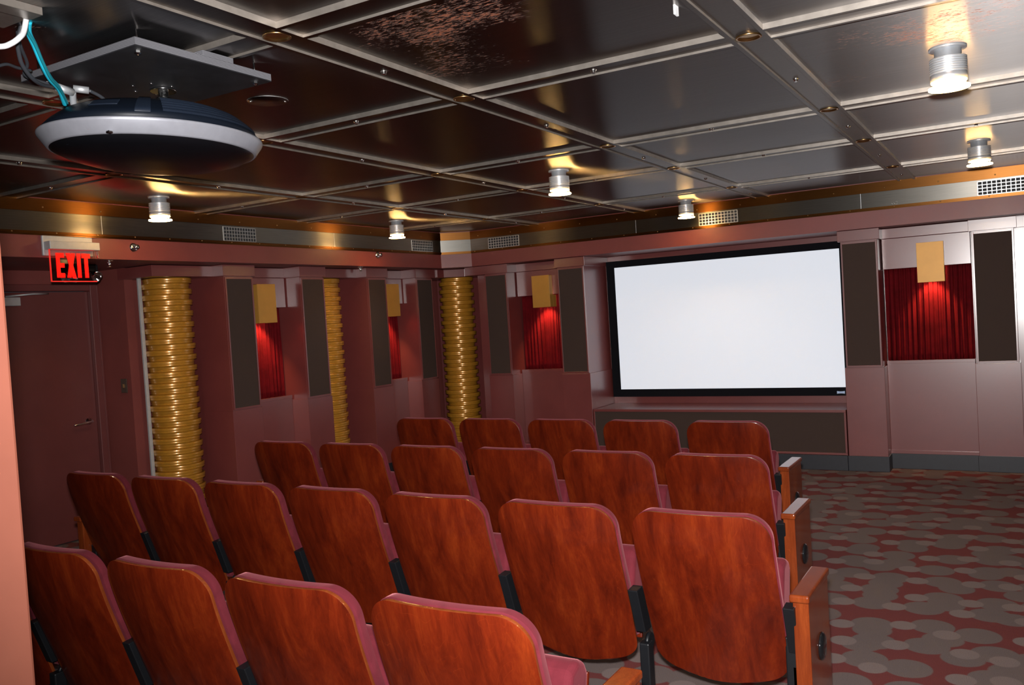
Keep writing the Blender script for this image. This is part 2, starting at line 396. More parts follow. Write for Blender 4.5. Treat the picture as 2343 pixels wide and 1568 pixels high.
for x in (-3.323, -1.2): seam.box(x, x + 0.003, FYB - 0.0062, FYB - 0.004, 2.345, 2.476)
ck = MB()
for pts_ in ([(-0.950, 2.366), (-0.940, 2.356)], [(-0.932, 2.368), (-0.921, 2.354)], [(-0.916, 2.374), (-0.905, 2.378), (-0.902, 2.370), (-0.910, 2.366), (-0.901, 2.362), (-0.904, 2.354), (-0.914, 2.354)]):
    ck.tube([(x_, FYB - 0.0055, z_) for x_, z_ in pts_], 0.0012, 6, sub=1)
ck.build('chalk_mark', M['white'], soffit)
seam.build('strip_seam', M['alu'], soffit)

# walls
lw = MB()
lw.box(-6.45, -6.32, 4.53, 9.2, 0, 2.2)
lw.box(-6.72, -6.25, 4.47, 4.55, 0, 2.2)                       # wing wall beside the door
lw.box(-6.72, -6.60, 4.43, 4.50, 0, 2.2)
lw.box(-6.72, -6.60, YB, 3.42, 0, 2.2); lw.box(-6.72, -6.60, 3.42, 4.43, 2.045, 2.2)
wall_left = struct(lw.build('wall_left', M['paint_matte']))
bwm = MB()
bwm.box(-6.3, -3.96, 8.90, 9.0, 0, 2.2); bwm.box(-3.97, -1.40, 8.85, 8.95, 0, 2.2); bwm.box(-1.41, XR, 8.62, 8.7, 0, 2.2); bwm.box(-0.03, XR, 8.49, 8.62, 0, 2.2)
wall_back = struct(bwm.build('wall_back', M['paint']))
pw = struct(MB().box(-3.4, -1.60, 0.78, 0.90, 0, 2.567).build('wall_booth', M['pillar'], bevel=0.006))

# door in the left wall
dr = struct(MB().box(-6.66, -6.615, 3.46, 4.385, 0.01, 2.005).build('door_1', M['door'], bevel=0.003))
fr = MB()
for y0, y1, z0, z1 in ((3.40, 3.46, 0, 2.065), (4.385, 4.445, 0, 2.065), (3.46, 4.385, 2.01, 2.065)):
    fr.box(-6.66, -6.575, y0, y1, z0, z1)
fr.box(-6.60, -6.585, 4.445, 4.469, 0, 2.065)
fr.build('door_frame', M['door'], dr, 0.006)
h = MB(); h.lathe([(0.028, 0), (0.028, 0.008), (0.012, 0.012), (0.012, 0.05)], c=(-6.615, 4.31, 0.945), seg=20, mat=Matrix.Rotation(PI / 2, 3, 'Y'))
h.tube([(-6.562, 4.31, 0.945), (-6.558, 4.27, 0.943), (-6.560, 4.20, 0.935), (-6.565, 4.155, 0.934)], 0.010)
h.build('door_handle', M['chrome'], dr)
cl = MB(); cl.box(-6.615, -6.56, 3.55, 3.80, 1.90, 1.965); clo = cl.build('door_closer', M['canopy'], dr, 0.004)
MB().tube([(-6.585, 3.70, 1.972), (-6.50, 3.86, 1.985), (-6.56, 4.02, 1.99)], 0.007, sub=1).build('closer_arm', M['canopy'], dr)

# cornices, baseboards, niches of the left wall and the screen wall
PIL = []   # (wall, a0, a1, front, label)
PIL += [('L', 5.05, 5.38, 5.75, 'maroon pilaster with tall grey acoustic panel, just right of the nearest gold column'),
        ('L', 5.94, 6.27, 5.75, 'maroon pilaster between the first red curtain and the half-hidden gold column'),
        ('L', 6.89, 7.21, 5.75, 'maroon pilaster just right of the half-hidden middle gold column'),
        ('L', 7.72, 8.04, 5.75, 'last maroon pilaster of the left wall, beside the corner gold column'),
        ('B', -5.21, -4.90, 8.265, 'narrow maroon pilaster on the screen wall, right of the corner gold column'),
        ('B', -4.29, -3.955, 8.265, 'deep maroon pilaster framing the left side of the white screen'),
        ('B', -1.412, -1.08, 8.265, 'deep maroon pilaster framing the right side of the white screen'),
        ('B', -0.375, -0.035, 8.44, 'shallow shiny pilaster with dark acoustic panel at the right end of the screen wall')]
for w, a0, a1, d, lab in PIL:
    bk = (6.32 if w == 'L' else (8.9 if d < 8.3 else 8.62)); c = (a0 + a1) / 2
    if lab.startswith('deep'): bk = 8.85
    p = thing('pilaster', lab, 'pilaster', (-d - 0.15, c, 0) if w == 'L' else (c, d + 0.15, 0))
    ox, oy = p.location.x, p.location.y
    def put(mb, name, mt, bev=0.002, par=p):
        o = mb.build(name, mt, None, bev); o.parent = par
        o.location = (-ox, -oy, 0) if par is p else (0, 0, 0); return o
    put(wb(MB(), w, a0 + 0.012, a1 - 0.012, d + 0.012, bk, 0.93, 2.08), 'shaft', M['paint'])
    put(wb(MB(), w, a0, a1, d, bk, 0.0, 0.936), 'pedestal', M['paint'])
    capa = a0 - 0.01; 
    if (w, a0) == ('B', -5.21): capa = -5.45
    capb = a1 + 0.01 if (w, a1) != ('L', 8.04) else 8.19
    put(wb(MB(), w, capa, capb, d - 0.012, bk if d != 8.44 else 8.5, 2.074, 2.17), 'cap', M['paint'])
    f = MB(); e = 0.028
    wb(f, w, a0 + 0.014, a0 + e, d - 0.003, d + 0.03, 0.945, 2.066); wb(f, w, a1 - e, a1 - 0.014, d - 0.003, d + 0.03, 0.945, 2.066)
    wb(f, w, a0 + e, a1 - e, d - 0.003, d + 0.03, 2.05, 2.066); wb(f, w, a0 + e, a1 - e, d - 0.003, d + 0.03, 0.945, 0.957)
    put(f, 'panel_frame', M['paint'], 0.001)
    put(wb(MB(), w, a0 + e, a1 - e, d + 0.001, d + 0.03, 0.957, 2.05), 'acoustic_panel', M['fabric'], 0.001)
    if not (w == 'L'):
        put(wb(MB(), w, a0 - 0.008, a1 + 0.008, d - 0.010, bk, 0.0, 0.138), 'baseboard', M['base'], 0.003)
    else:
        put(wb(MB(), w, a0 - 0.008, a1 + 0.008, d - 0.010, bk, 0.0, 0.138), 'baseboard', M['base'], 0.003)

# curtain niches: header, apron, cornice as pieces of the wall; curtain a thing
NI = [('L', 5.38, 5.94, 5.95, wall_left, 'red velvet curtain panel in the nearest niche of the left wall'),
      ('L', 7.21, 7.72, 5.95, wall_left, 'narrow sliver of red velvet curtain in the far niche of the left wall'),
      ('B', -4.90, -4.29, 8.47, wall_back, 'red velvet curtain in the niche left of the screen, glowing under its lamp'),
      ('B', -1.08, -0.375, 8.47, wall_back, 'wide dark red velvet curtain in the niche right of the screen')]
for w, a0, a1, d, par, lab in NI:
    wb(MB(), w, a0, a1, d, d + 0.35 if w == 'L' else d + 0.14, 1.803, 2.076).build('niche_header', M['paint'], par, 0.002)
    wb(MB(), w, a0, a1, d - 0.012, d + 0.35 if w == 'L' else d + 0.14, 2.078, 2.166).build('niche_cornice', M['paint'], par, 0.002)
    wb(MB(), w, a0, a1, d, d + 0.35 if w == 'L' else d + 0.14, 0.0, 0.972).build('niche_apron', M['paint'], par, 0.002)
    wb(MB(), w, a0, a1, d - 0.004, d, 0.950, 0.978).build('niche_sill', M['paint'], par, 0.001)
    if w == 'B': wb(MB(), w, a0, a1, d - 0.02, d, 0.138, 0.165).build('base_trim', M['paint'], par, 0.001)
    b2 = struct(wb(MB(), w, a0, a1, d - 0.022, d + 0.02, 0.0, 0.138).build('baseboard_' + ('left' if w == 'L' else 'back'), M['base'], None, 0.003))
    # pleated curtain
    n = int((a1 - a0) / 0.003); rows = 14; vs = []; ph = random.random() * 6
    for r in range(rows + 1):
        z = 0.974 + (1.80 - 0.974 + 0.002) * r / rows; t = 1 - r / rows
        for i in range(n + 1):
            a = a0 + (a1 - a0) * i / n
            s = math.sin(a * 2 * PI / 0.047 + ph + 1.3 * math.sin(a * 7 + ph) + 0.35 * math.sin(t * 3 + a * 9)); amp = 0.011 * (0.6 + 0.5 * t) * (1 + 0.4 * math.sin(a * 23 + ph))
            dd = d + 0.098 - amp * s - 0.004 * math.sin(a * 2 * PI / 0.02 + 2 * t)
            vs.append((-dd, a, z) if w == 'L' else (a, dd, z))
    fs = [(r * (n + 1) + i, r * (n + 1) + i + 1, (r + 1) * (n + 1) + i + 1, (r + 1) * (n + 1) + i) for r in range(rows) for i in range(n)]
    cu = MB().add(vs, fs, 0, True).build('curtain', M['curtain']); so = cu.modifiers.new('thick', 'SOLIDIFY'); so.thickness = 0.003
    tag(cu, lab, 'curtain', 'velvet curtains in the wall niches')
# cornices over the column bays
def cornice(pts, par): MB().prism(pts, 2.078, 2.166).build('column_cornice', M['paint'], par, 0.002)
cornice([(-5.87, 4.45), (-5.87, 5.06), (-6.3, 5.06), (-6.3, 4.45)], wall_left)
cornice([(-5.87, 6.26), (-5.87, 6.90), (-6.3, 6.90), (-6.3, 6.26)], wall_left)
cornice([(-5.72, 8.10), (-5.72, 8.222), (-5.545, 8.397), (-5.40, 8.397), (-5.40, 8.8), (-6.2, 8.8), (-6.2, 8.10)], wall_back)
# wall right of the corner column and flat wall to the right of the last pilaster
MB().box(-5.40, -5.20, 8.44, 8.9, 0, 2.08).build('corner_panel', M['paint'], wall_back, 0.002)
MB().box(-6.3, -5.95, 8.06, 8.1, 0, 2.08).build('corner_panel', M['paint'], wall_back, 0.002)
MB().box(-0.026, XR, 8.455, 8.5, 2.074, 2.166).build('niche_cornice', M['paint'], wall_back, 0.002)
struct(MB().box(-0.026, XR, 8.47, 8.5, 0, 0.138).build('baseboard_right', M['base'], None, 0.003))
struct(MB().box(-6.31, -6.24, 4.55, 5.04, 0, 0.138).build('baseboard_left', M['base'], None, 0.003))
struct(MB().box(-6.585, -6.26, 4.455, 4.47, 0, 0.138).build('baseboard_left', M['base'], None, 0.003))

# speaker plinth under the screen
PL0, PL1 = -3.944, -1.422
sp = thing('speaker_plinth', 'long low box with brown acoustic panel beneath the white screen', 'plinth', (-2.68, 8.5, 0))
def spp(mb, n_, mt, bv=0.002): o = mb.build(n_, mt, sp, bv); o.location = (2.68, -8.5, 0); return o
spp(MB().box(PL0, PL1, 8.275, 8.85, 0, 0.552), 'plinth_body', M['paint'])
f = MB(); f.box(PL0, PL1, 8.262, 8.28, 0.530, 0.556); f.box(PL0, PL1, 8.266, 8.28, 0.14, 0.160); f.box(PL0, -3.928, 8.264, 8.28, 0.16, 0.53); f.box(-1.440, PL1, 8.264, 8.28, 0.16, 0.53)
spp(f, 'panel_frame', M['paint'], 0.002)
spp(MB().box(-3.928, -1.440, 8.268, 8.28, 0.16, 0.53), 'acoustic_panel', M['fabric'], 0.0)
spp(MB().box(PL0, PL1, 8.255, 8.28, 0, 0.138), 'baseboard', M['base'], 0.003)

# screen
sc_ = thing('projection_screen', 'large white projection screen in a wide black frame', 'screen', (-2.68, 8.82, 0.62))
def scp(mb, n_, mt, bv=0.0, par=sc_): o = mb.build(n_, mt, par, bv); o.location = (2.68, -8.82, -0.62) if par is sc_ else (0, 0, 0); return o
SX0, SX1, SZ0, SZ1 = -3.852, -1.503, 0.7075, 2.047
FX0, FX1, FZ0, FZ1 = -3.943, -1.424, 0.627, 2.118
f = MB(); f.box(FX0, FX1, 8.80, 8.845, FZ0, SZ0); f.box(FX0, FX1, 8.80, 8.845, SZ1, FZ1); f.box(FX0, SX0, 8.80, 8.845, SZ0, SZ1); f.box(SX1, FX1, 8.80, 8.845, SZ0, SZ1)
frm = scp(f, 'screen_frame', M['blackvelvet'])
scp(MB().box(SX0, SX1, 8.812, 8.845, SZ0, SZ1), 'screen_surface', M['scr'])
lg = MB(); pts = []
lx0, lx1, lz0, lz1 = -1.585, -1.513, 0.645, 0.672
k = 10
top = [(lx0 + (lx1 - lx0) * i / k, lz1 - 0.004 * (1 - (2 * i / k - 1) ** 2)) for i in range(k + 1)]
bot = [(lx1 - (lx1 - lx0) * i / k, lz0 + 0.004 * (1 - (2 * i / k - 1) ** 2)) for i in range(k + 1)]
P_ = top + bot; n_ = len(P_)
lg.add([(x, 8.7995, z) for x, z in P_] + [(x, 8.797, z) for x, z in P_], [tuple(range(n_)), tuple(range(n_, 2 * n_))] + [(i, (i + 1) % n_, n_ + (i + 1) % n_, n_ + i) for i in range(n_)])
lgo = lg.build('logo_badge', M['logo'], frm)
t_ = MB()
for i in range(7): t_.box(lx0 + 0.018 + i * 0.0055, lx0 + 0.021 + i * 0.0055, 8.7955, 8.797, 0.656, 0.661)
t_.build('badge_lettering', M['logo_dark'], lgo)

# gold columns: stacks of flat round cans, alternately shifted
canp = [(0.0, 0.0), (0.186, 0.0), (0.190, 0.002), (0.190, 0.014), (0.1925, 0.016), (0.1925, 0.028), (0.190, 0.030), (0.190, 0.040), (0.187, 0.0440), (0.0, 0.0440)]
canp = [(0.178, 0.0), (0.1865, 0.001), (0.1885, 0.004), (0.1885, 0.018), (0.1875, 0.0195), (0.1905, 0.021), (0.1912, 0.024), (0.1912, 0.039), (0.1895, 0.0435), (0.184, 0.0450), (0.176, 0.0450)]
can = MB(); can.lathe(canp, seg=56)
can0 = None
for cx, cy, lab, ang in ((-6.10, 4.75, 'column of stacked gold cans nearest the door and exit sign', -0.66), (-6.10, 6.58, 'half-hidden column of stacked gold cans between two left wall pilasters', -0.66), (-5.735, 8.485, 'column of stacked gold cans in the far left corner of the room', 0.0)):
    t = thing('can_column', lab, 'column', (cx, cy, 0), 'columns of stacked gold cans')
    dx, dy = (0.0, 0.013)
    if ang == 0.0: dx, dy = 0.0115, 0.0085
    nn = 46
    for i in range(nn):
        if can0 is None: can0 = o = can.build('can', M['gold'], t)
        else: o = can0.copy(); COL.objects.link(o); o.parent = t
        s = 1 if i % 2 else -1
        o.location = (dx * s + random.uniform(-.0015, .0015), dy * s + random.uniform(-.0015, .0015), 0.0 + i * 0.0451); o.rotation_euler = (0, 0, random.uniform(0, 6))
MB().box(-6.165, -6.145, 4.524, 4.552, 0, 2.08).build('column_jamb', M['canopy'], wall_left, 0.002)

# sconces
for w, a, d, lab in (('L', 5.635, 5.87, 'ochre box wall lamp in the nearest left wall niche, partly behind a pilaster'), ('L', 7.46, 5.87, 'ochre box wall lamp in the far left wall niche, its left side cut off'),
                     ('B', -4.557, 8.39, 'ochre box wall lamp on the niche left of the screen'), ('B', -0.688, 8.43, 'ochre box wall lamp on the wide niche right of the screen')):
    s = thing('wall_sconce', lab, 'wall lamp', (-d, a, 1.665) if w == 'L' else (a, d, 1.665), 'box wall lamps over the niche curtains')
    dp = 0.075 if d != 8.43 else 0.04; hw = 0.108; hb = dp + 0.075
    q = MB(); th = 0.004
    wb(q, w, -hw, hw, 0, th, 0, 0.35); wb(q, w, -hw, -hw + th, th, dp, 0, 0.35); wb(q, w, hw - th, hw, th, dp, 0, 0.35); wb(q, w, -hw, hw, th, dp, 0.346, 0.35)
    wb(q, w, -hw, -hw + th, dp, hb, 0, 0.132); wb(q, w, hw - th, hw, dp, hb, 0, 0.132)
    q.build('lamp_box', M['sconce'], s, 0.001)
    q = MB(); wb(q, w, -0.016, 0.016, dp * 0.5, dp * 0.5 + 0.03, 0.09, 0.15); q.build('bulb', M['bulb'], s, 0.01)
    L = bpy.data.lights.new('sconce_light', 'SPOT'); L.energy = 34; L.color = (1.0, 0.50, 0.22); L.shadow_soft_size = 0.012; L.spot_size = math.radians(80); L.spot_blend = 0.7
    lo = bpy.data.objects.new('sconce_light', L); COL.objects.link(lo); lo.parent = s
    lo.location = (-dp * 0.55, 0, 0.08) if w == 'L' else (0, dp * 0.55, 0.08)
    v = Vector((-0.30, 0, -1)) if w == 'L' else Vector((0, 0.30, -1))
    lo.rotation_euler = v.to_track_quat('-Z', 'Y').to_euler()

# ceiling downlights
LP = [(-5.13, 3.99, 'cylindrical metal ceiling lamp hanging left, just beneath the projector'), (-5.13, 6.64, 'cylindrical metal ceiling lamp near the left wall, second from the projector'),
      (-2.70, 5.33, 'cylindrical metal ceiling lamp over the middle of the seats'), (-2.67, 7.84, 'small far cylindrical ceiling lamp above the screen'),
      (-0.225, 3.96, 'largest, brightest cylindrical ceiling lamp at the upper right'), (-0.215, 6.60, 'cylindrical ceiling lamp below the brightest one, right side by the air vent')]
body = [(0.050, 0.0), (0.050, -0.045)]
z = -0.045
for i in range(7): body += [(0.069, z), (0.069, z - 0.0045), (0.062, z - 0.0045), (0.062, z - 0.009)]; z -= 0.009
body += [(0.068, z), (0.068, -0.135), (0.060, -0.135), (0.060, -0.10), (0.0, -0.10)]
lroot = None

for x, y, lab in LP:
    if lroot is None:
        t = lroot = thing('ceiling_lamp', lab, 'ceiling lamp', (x, y, ZP), 'cylindrical ceiling lamps')
        MB().lathe([(0.070, 0), (0.070, -0.009), (0.064, -0.011), (0.0, -0.011)], seg=40).build('ceiling_plate', M['alu'], t)
        hb_ = MB().lathe(body, seg=40).build('lamp_housing', M['alu'], t)
        MB().lathe([(0.066, -0.133), (0.066, -0.139), (0.060, -0.139), (0.058, -0.133)], seg=40).build('light_ring', M['glow'], t)
        MB().lathe([(0.077, -0.158), (0.077, -0.165), (0.052, -0.165), (0.052, -0.158), (0.077, -0.158)], seg=40).build('light_ring', M['glow'], t)
        MB().lathe([(0.0, -0.151), (0.030, -0.148), (0.040, -0.137), (0.030, -0.12), (0.0, -0.11)], seg=24).build('bulb', M['bulb'], t)
        for k in range(3):
            a = k * 2 * PI / 3 + 0.4
            MB().tube([(0.064 * math.cos(a), 0.064 * math.sin(a), -0.13), (0.064 * math.cos(a), 0.064 * math.sin(a), -0.162)], 0.003, 8, sub=1).build('post', M['alu'], t)
        L = bpy.data.lights.new('downlight', 'SPOT'); L.energy = 17; L.color = (1.0, 0.86, 0.74); L.shadow_soft_size = 0.03; L.spot_size = math.radians(120); L.spot_blend = 0.6
        lo = bpy.data.objects.new('downlight', L); COL.objects.link(lo); lo.parent = t; lo.location = (0, 0, -0.17)
    else:
        c = copytree(lroot, (x, y, ZP)); c['label'] = lab

# air vents in the soffit
def vent(w, a0, a1, lab):
    c = (a0 + a1) / 2; z0, z1 = 2.350, 2.462
    t = thing('air_vent', lab, 'vent', (FXL, c, z0) if w == 'L' else (c, FYB, z0), 'square-hole air vents in the metal strip')
    hw = (a1 - a0) / 2
    def bx(mb, u0, u1, p0, p1, q0, q1):
        if w == 'L': mb.box(p0, p1, u0, u1, q0, q1)
        else: mb.box(u0, u1, -p1, -p0, q0, q1)
    q = MB(); bx(q, -hw, hw, 0.0, 0.0056, 0, z1 - z0); q.build('duct_opening', M['duct_dark'], t)
    q = MB(); nx = 12; nz = 4
    for i in range(nx + 1): u = -hw + 2 * hw * i / nx; bx(q, u - 0.0028, u + 0.0028, 0.0056, 0.010, 0, z1 - z0)
    for i in range(nz + 1): v = (z1 - z0) * i / nz; bx(q, -hw, hw, 0.0056, 0.0098, v - 0.0028, v + 0.0028)
    q.build('grille', M['grille'], t)
vent('L', 4.93, 5.27, 'air vent grille high on the left wall above the nearest niche')
vent('L', 7.46, 7.83, 'air vent grille in the left metal strip, next to the far corner')
vent('B', -5.07, -4.685, 'air vent grille in the metal strip, first right of the corner')
vent('B', -2.665, -2.293, 'air vent grille directly above the white screen')
vent('B', -0.29, 0.12, 'bright air vent grille at the right edge, top')

# sprinklers
def rosette(y, z, lab):
    t = thing('sprinkler_head', lab, 'sprinkler', (FXL, y, z), None)
    R = Matrix.Rotation(PI / 2, 3, 'Y')
    MB().lathe([(0.034, 0), (0.033, 0.006), (0.024, 0.014), (0.014, 0.016), (0.0, 0.016)], seg=28, mat=R).build('escutcheon', M['chrome'], t)
    q = MB(); q.lathe([(0.008, 0.014), (0.008, 0.034), (0.005, 0.04), (0.0, 0.04)], seg=12, mat=R)
    q.tube([(0.018, -0.014, 0), (0.034, -0.014, 0), (0.046, 0, 0), (0.034, 0.014, 0), (0.018, 0.014, 0)], 0.0028, 8); q.build('nozzle', M['chrome'], t)
    MB().lathe([(0.018, 0.046), (0.018, 0.048), (0.0, 0.048)], seg=16, mat=R).build('deflector', M['chrome'], t)
rosette(4.09, 2.262, 'round chrome sprinkler on the maroon fascia right of the exit sign')
rosette(6.88, 2.285, 'round chrome sprinkler on the fascia near the far left corner')
def pendent(x, y, lab):
    t = thing('sprinkler_head', lab, 'sprinkler', (x, y, SOF), None)
    MB().lathe([(0.03, 0), (0.028, -0.006), (0.0, -0.008)], seg=24).build('escutcheon', M['chrome'], t)
    q = MB(); q.lathe([(0.008, 0), (0.008, -0.03), (0.005, -0.04), (0.0, -0.045)], seg=12); q.tube([(-0.014, 0, -0.012), (-0.014, 0, -0.03), (0, 0, -0.046), (0.014, 0, -0.03), (0.014, 0, -0.012)], 0.003, 8); q.build('nozzle', M['chrome'], t)
    MB().lathe([(0.016, -0.046), (0.016, -0.048), (0.0, -0.048)], seg=16).build('deflector', M['chrome'], t)
pendent(-5.66, 3.94, 'small sprinkler hanging under the soffit right beside the exit sign')
pendent(-5.66, 6.70, 'tiny sprinkler hanging under the soffit above the middle column')

# exit sign
ex = thing('exit_sign', 'clear edge-lit sign with red EXIT letters on an aluminium bracket', 'exit sign', (FXL, 3.55, 2.17))
def yb_(mb, y0, y1, x0, x1, z0, z1, mi=0): return mb.box(x0, x1, y0 - 3.55, y1 - 3.55, z0 - 2.17, z1 - 2.17, mi)
# coordinates below: x counted from the fascia
yb_(MB(), 3.395, 3.755, 0.0, 0.020, 2.183, 2.318).build('back_plate', M['canopy'], ex, 0.006)
yb_(MB(), 3.405, 3.765, 0.020, 0.085, 2.222, 2.276).build('lamp_bar', M['canopy'], ex, 0.004)
yb_(MB(), 3.738, 3.746, 0.075, 0.092, 2.168, 2.215).build('side_bracket', M['chrome'], ex, 0.002)
yb_(MB(), 3.413, 3.735, 0.058, 0.064, 2.010, 2.226).build('sign_pane', M['acrylic'], ex, 0.001)
e = MB(); yb_(e, 3.410, 3.738, 0.055, 0.067, 2.006, 2.012); yb_(e, 3.410, 3.414, 0.055, 0.067, 2.012, 2.222); yb_(e, 3.414, 3.734, 0.055, 0.067, 2.221, 2.224); e.build('lit_edge', M['red_edge'], ex)
LZ0, LZ1 = 2.034, 2.198; S_ = 0.022
def letter(ch, y0, y1):
    q = MB(); x0, x1 = 0.066, 0.069
    if ch == 'E':
        yb_(q, y0, y0 + 0.026, x0, x1, LZ0, LZ1)
        for za in (LZ0, (LZ0 + LZ1) / 2 - 0.015, LZ1 - 0.030): yb_(q, y0 + 0.026, y1, x0, x1, za, za + 0.030)
    elif ch == 'I': yb_(q, y0, y1, x0, x1, LZ0, LZ1)
    elif ch == 'T':
        yb_(q, y0, y1, x0, x1, LZ1 - 0.030, LZ1); c = (y0 + y1) / 2; yb_(q, c - 0.013, c + 0.013, x0, x1, LZ0, LZ1 - 0.030)
    elif ch == 'X':
        w_ = 0.028
        for a, b_ in ((y0, y1 - w_), (y1 - w_, y0)):
            v = [(x0, a - 3.55, LZ0 - 2.17), (x0, a + w_ - 3.55, LZ0 - 2.17), (x0, b_ + w_ - 3.55, LZ1 - 2.17), (x0, b_ - 3.55, LZ1 - 2.17)]
            v += [(x1 + (0.0003 if a > b_ else 0), p[1], p[2]) for p in v]
            q.add(v, [(0, 1, 2, 3), (4, 5, 6, 7), (0, 1, 5, 4), (1, 2, 6, 5), (2, 3, 7, 6), (3, 0, 4, 7)])
    q.build('red_letter', M['red_e'], ex)
letter('E', 3.450, 3.506); letter('X', 3.521, 3.586); letter('I', 3.598, 3.624); letter('T', 3.633, 3.695)

# emergency spotlights behind the exit sign
em = thing('emergency_light', 'black emergency light with chrome spot heads behind the exit sign', 'emergency light', (-6.1, 3.95, SOF))
MB().box(-0.02, 0.12, -0.12, 0.12, -0.060, 0).build('housing', M['blackmetal'], em, 0.01)
def head(px, py, pz, d):
    R = Vector(d).to_track_quat('Z', 'Y').to_matrix()
    o = MB().lathe([(0.0, -0.035), (0.018, -0.032), (0.026, -0.015), (0.031, 0.012), (0.031, 0.016), (0.024, 0.012), (0.0, 0.004)], c=(px, py, pz), seg=24, mat=R).build('spot_head', M['chrome'], em)
    MB().tube([(px, py, pz), (px - 0.04, py * 0.8, -0.055)], 0.006, 8, sub=1).build('swivel_arm', M['blackmetal'], em)
head(0.13, 0.105, -0.082, (0.8, -0.5, -0.3)); head(0.17, 0.060, -0.105, (0.9, -0.35, -0.35))
head(0.13, -0.155, -0.108, (0.85, -0.45, -0.2)); head(0.13, -0.085, -0.108, (0.3, 0.8, -0.2))

# light switch
sw = thing('light_switch', 'small dark brown light switch on the narrow wall beside the door', 'switch', (-6.34, 4.47, 1.16))
MB().box(-0.037, 0.037, -0.008, 0, 0, 0.115).build('wall_plate', M['switch'], sw, 0.002)
MB().box(-0.008, 0.008, -0.013, -0.008, 0.042, 0.072).build('rocker', M['brass'], sw, 0.001)

# ================================================================= projector and its board
bd = thing('mounting_board', 'black square board with raw plywood edges bolted under the ceiling', 'board', (-2.627, 2.042, 2.50))
MB().box(-0.306, 0.306, -0.281, 0.281, 0, 0.003).build('board_face', M['board'], bd)
MB().box(-0.306, 0.306, -0.281, 0.281, 0.003, 0.027).build('plywood', M['plyedge'], bd)
MB().box(0.09, 0.304, -0.02, 0.11, 0.027, 0.047).build('packing_block', M['plyedge'], bd, 0.001)
for sx in (-1, 1):
    for sy in (-1, 1):
        q = MB(); q.tube([(sx * 0.264, sy * 0.242, -0.012), (sx * 0.264, sy * 0.242, ZP - 2.50)], 0.004, 8, sub=1); q.lathe([(0.011, 0), (0.011, -0.007), (0.006, -0.010), (0, -0.010)], c=(sx * 0.264, sy * 0.242, 0), seg=6, smooth=False)
        q.build('threaded_rod', M['chrome'], bd)
for k in range(6):
    a = k * PI / 3 + 0.3
    MB().lathe([(0.006, 0), (0.005, -0.004), (0, -0.005)], c=(0.075 * math.cos(a) - 0.06, 0.075 * math.sin(a) + 0.06, 0), seg=10).build('screw', M['chrome'], bd)
PX, PY = -2.777, 2.168
pr = thing('projector', 'saucer-shaped ceiling projector with silver rim and glossy black underside', 'projector', (PX, PY, 2.289)); pr.scale = (1.12, 1.12, 1.12)
a_, b_ = 0.305, 0.375
def el(prof, **k): return MB().lathe(prof, seg=72, sx=a_, sy=b_, **k)
el([(0.90, -0.002), (0.918, -0.002), (0.93, 0.002), (0.994, 0.034), (1.0, 0.040), (0.996, 0.044), (0.90, 0.046)]).build('rim_band', M['proj_band'], pr)
el([(0.0, -0.058), (0.35, -0.053), (0.60, -0.041), (0.80, -0.021), (0.915, 0.0), (0.915, 0.02), (0.0, 0.02)]).build('underside_cover', M['proj_bot'], pr)
el([(0.99, 0.044), (0.90, 0.078), (0.78, 0.110), (0.66, 0.127), (0.60, 0.131), (0.0, 0.134)]).build('top_shell', M['proj_top'], pr)
# ribbed vent panel and label plate on the shell towards the camera
def shellpatch(name, a0, a1, r0_, r1_, lift, mt, ribs=0):
    prof = [(0.99, 0.044), (0.90, 0.078), (0.78, 0.110), (0.66, 0.127), (0.60, 0.131)]
    def zr(r):
        for (ra, za), (rb, zb) in zip(prof, prof[1:]):
            if rb <= r <= ra: return za + (zb - za) * (ra - r) / (ra - rb)
        return 0.131
    q = MB(); na, nr = 24, (ribs * 4 if ribs else 6); vs = []
    for i in range(nr + 1):
        r = r0_ + (r1_ - r0_) * i / nr; lf = lift + (0.003 * (1 if (i // 2) % 2 else 0) if ribs else 0)
        for j in range(na + 1):
            th = math.radians(a0 + (a1 - a0) * j / na); rr = r + lf * 1.5
            vs.append((a_ * rr * math.cos(th), b_ * rr * math.sin(th), zr(r) + lf))
    q.add(vs, [(i * (na + 1) + j, i * (na + 1) + j + 1, (i + 1) * (na + 1) + j + 1, (i + 1) * (na + 1) + j) for i in range(nr) for j in range(na)], 0, not ribs)
    o = q.build(name, mt, pr); s_ = o.modifiers.new('thick', 'SOLIDIFY'); s_.thickness = 0.003; s_.offset = -1
shellpatch('side_fin', -42, -34, 0.66, 0.95, 0.004, M['proj_panel'])
shellpatch('cooling_vent', -28, 52, 0.66, 0.93, 0.003, M['proj_panel'], 7)
shellpatch('label_plate', -70, -52, 0.78, 0.86, 0.003, M['proj_panel'])
q = MB(); q.lathe([(0.016, 0.125), (0.016, 0.188)], c=(0.09, -0.03, 0), seg=20); q.lathe([(0.040, 0.182), (0.040, 0.188)], c=(0.09, -0.03, 0), seg=24); q.lathe([(0.025, 0.148), (0.025, 0.160)], c=(0.09, -0.03, 0), seg=24)
q.build('mounting_post', M['chrome'], pr)
MB().box(0.05, 0.075, -0.12, 0.17, 0.130, 0.141).build('mounting_bracket', M['alu'], pr, 0.002)
MB().box(0.05, 0.13, -0.05, -0.01, 0.130, 0.148).build('mounting_bracket', M['alu'], pr, 0.002)
for k_ in range(3): MB().box(-0.012 + k_ * 0.022, -0.002 + k_ * 0.022, -0.315 + 0.004 * k_, -0.305 + 0.004 * k_, -0.014, -0.006).build('indicator_button', M['proj_panel'], pr)
MB().box(0.16, 0.175, -0.30, -0.285, -0.004, 0.004).build('rim_latch', M['chrome'], pr, 0.002)
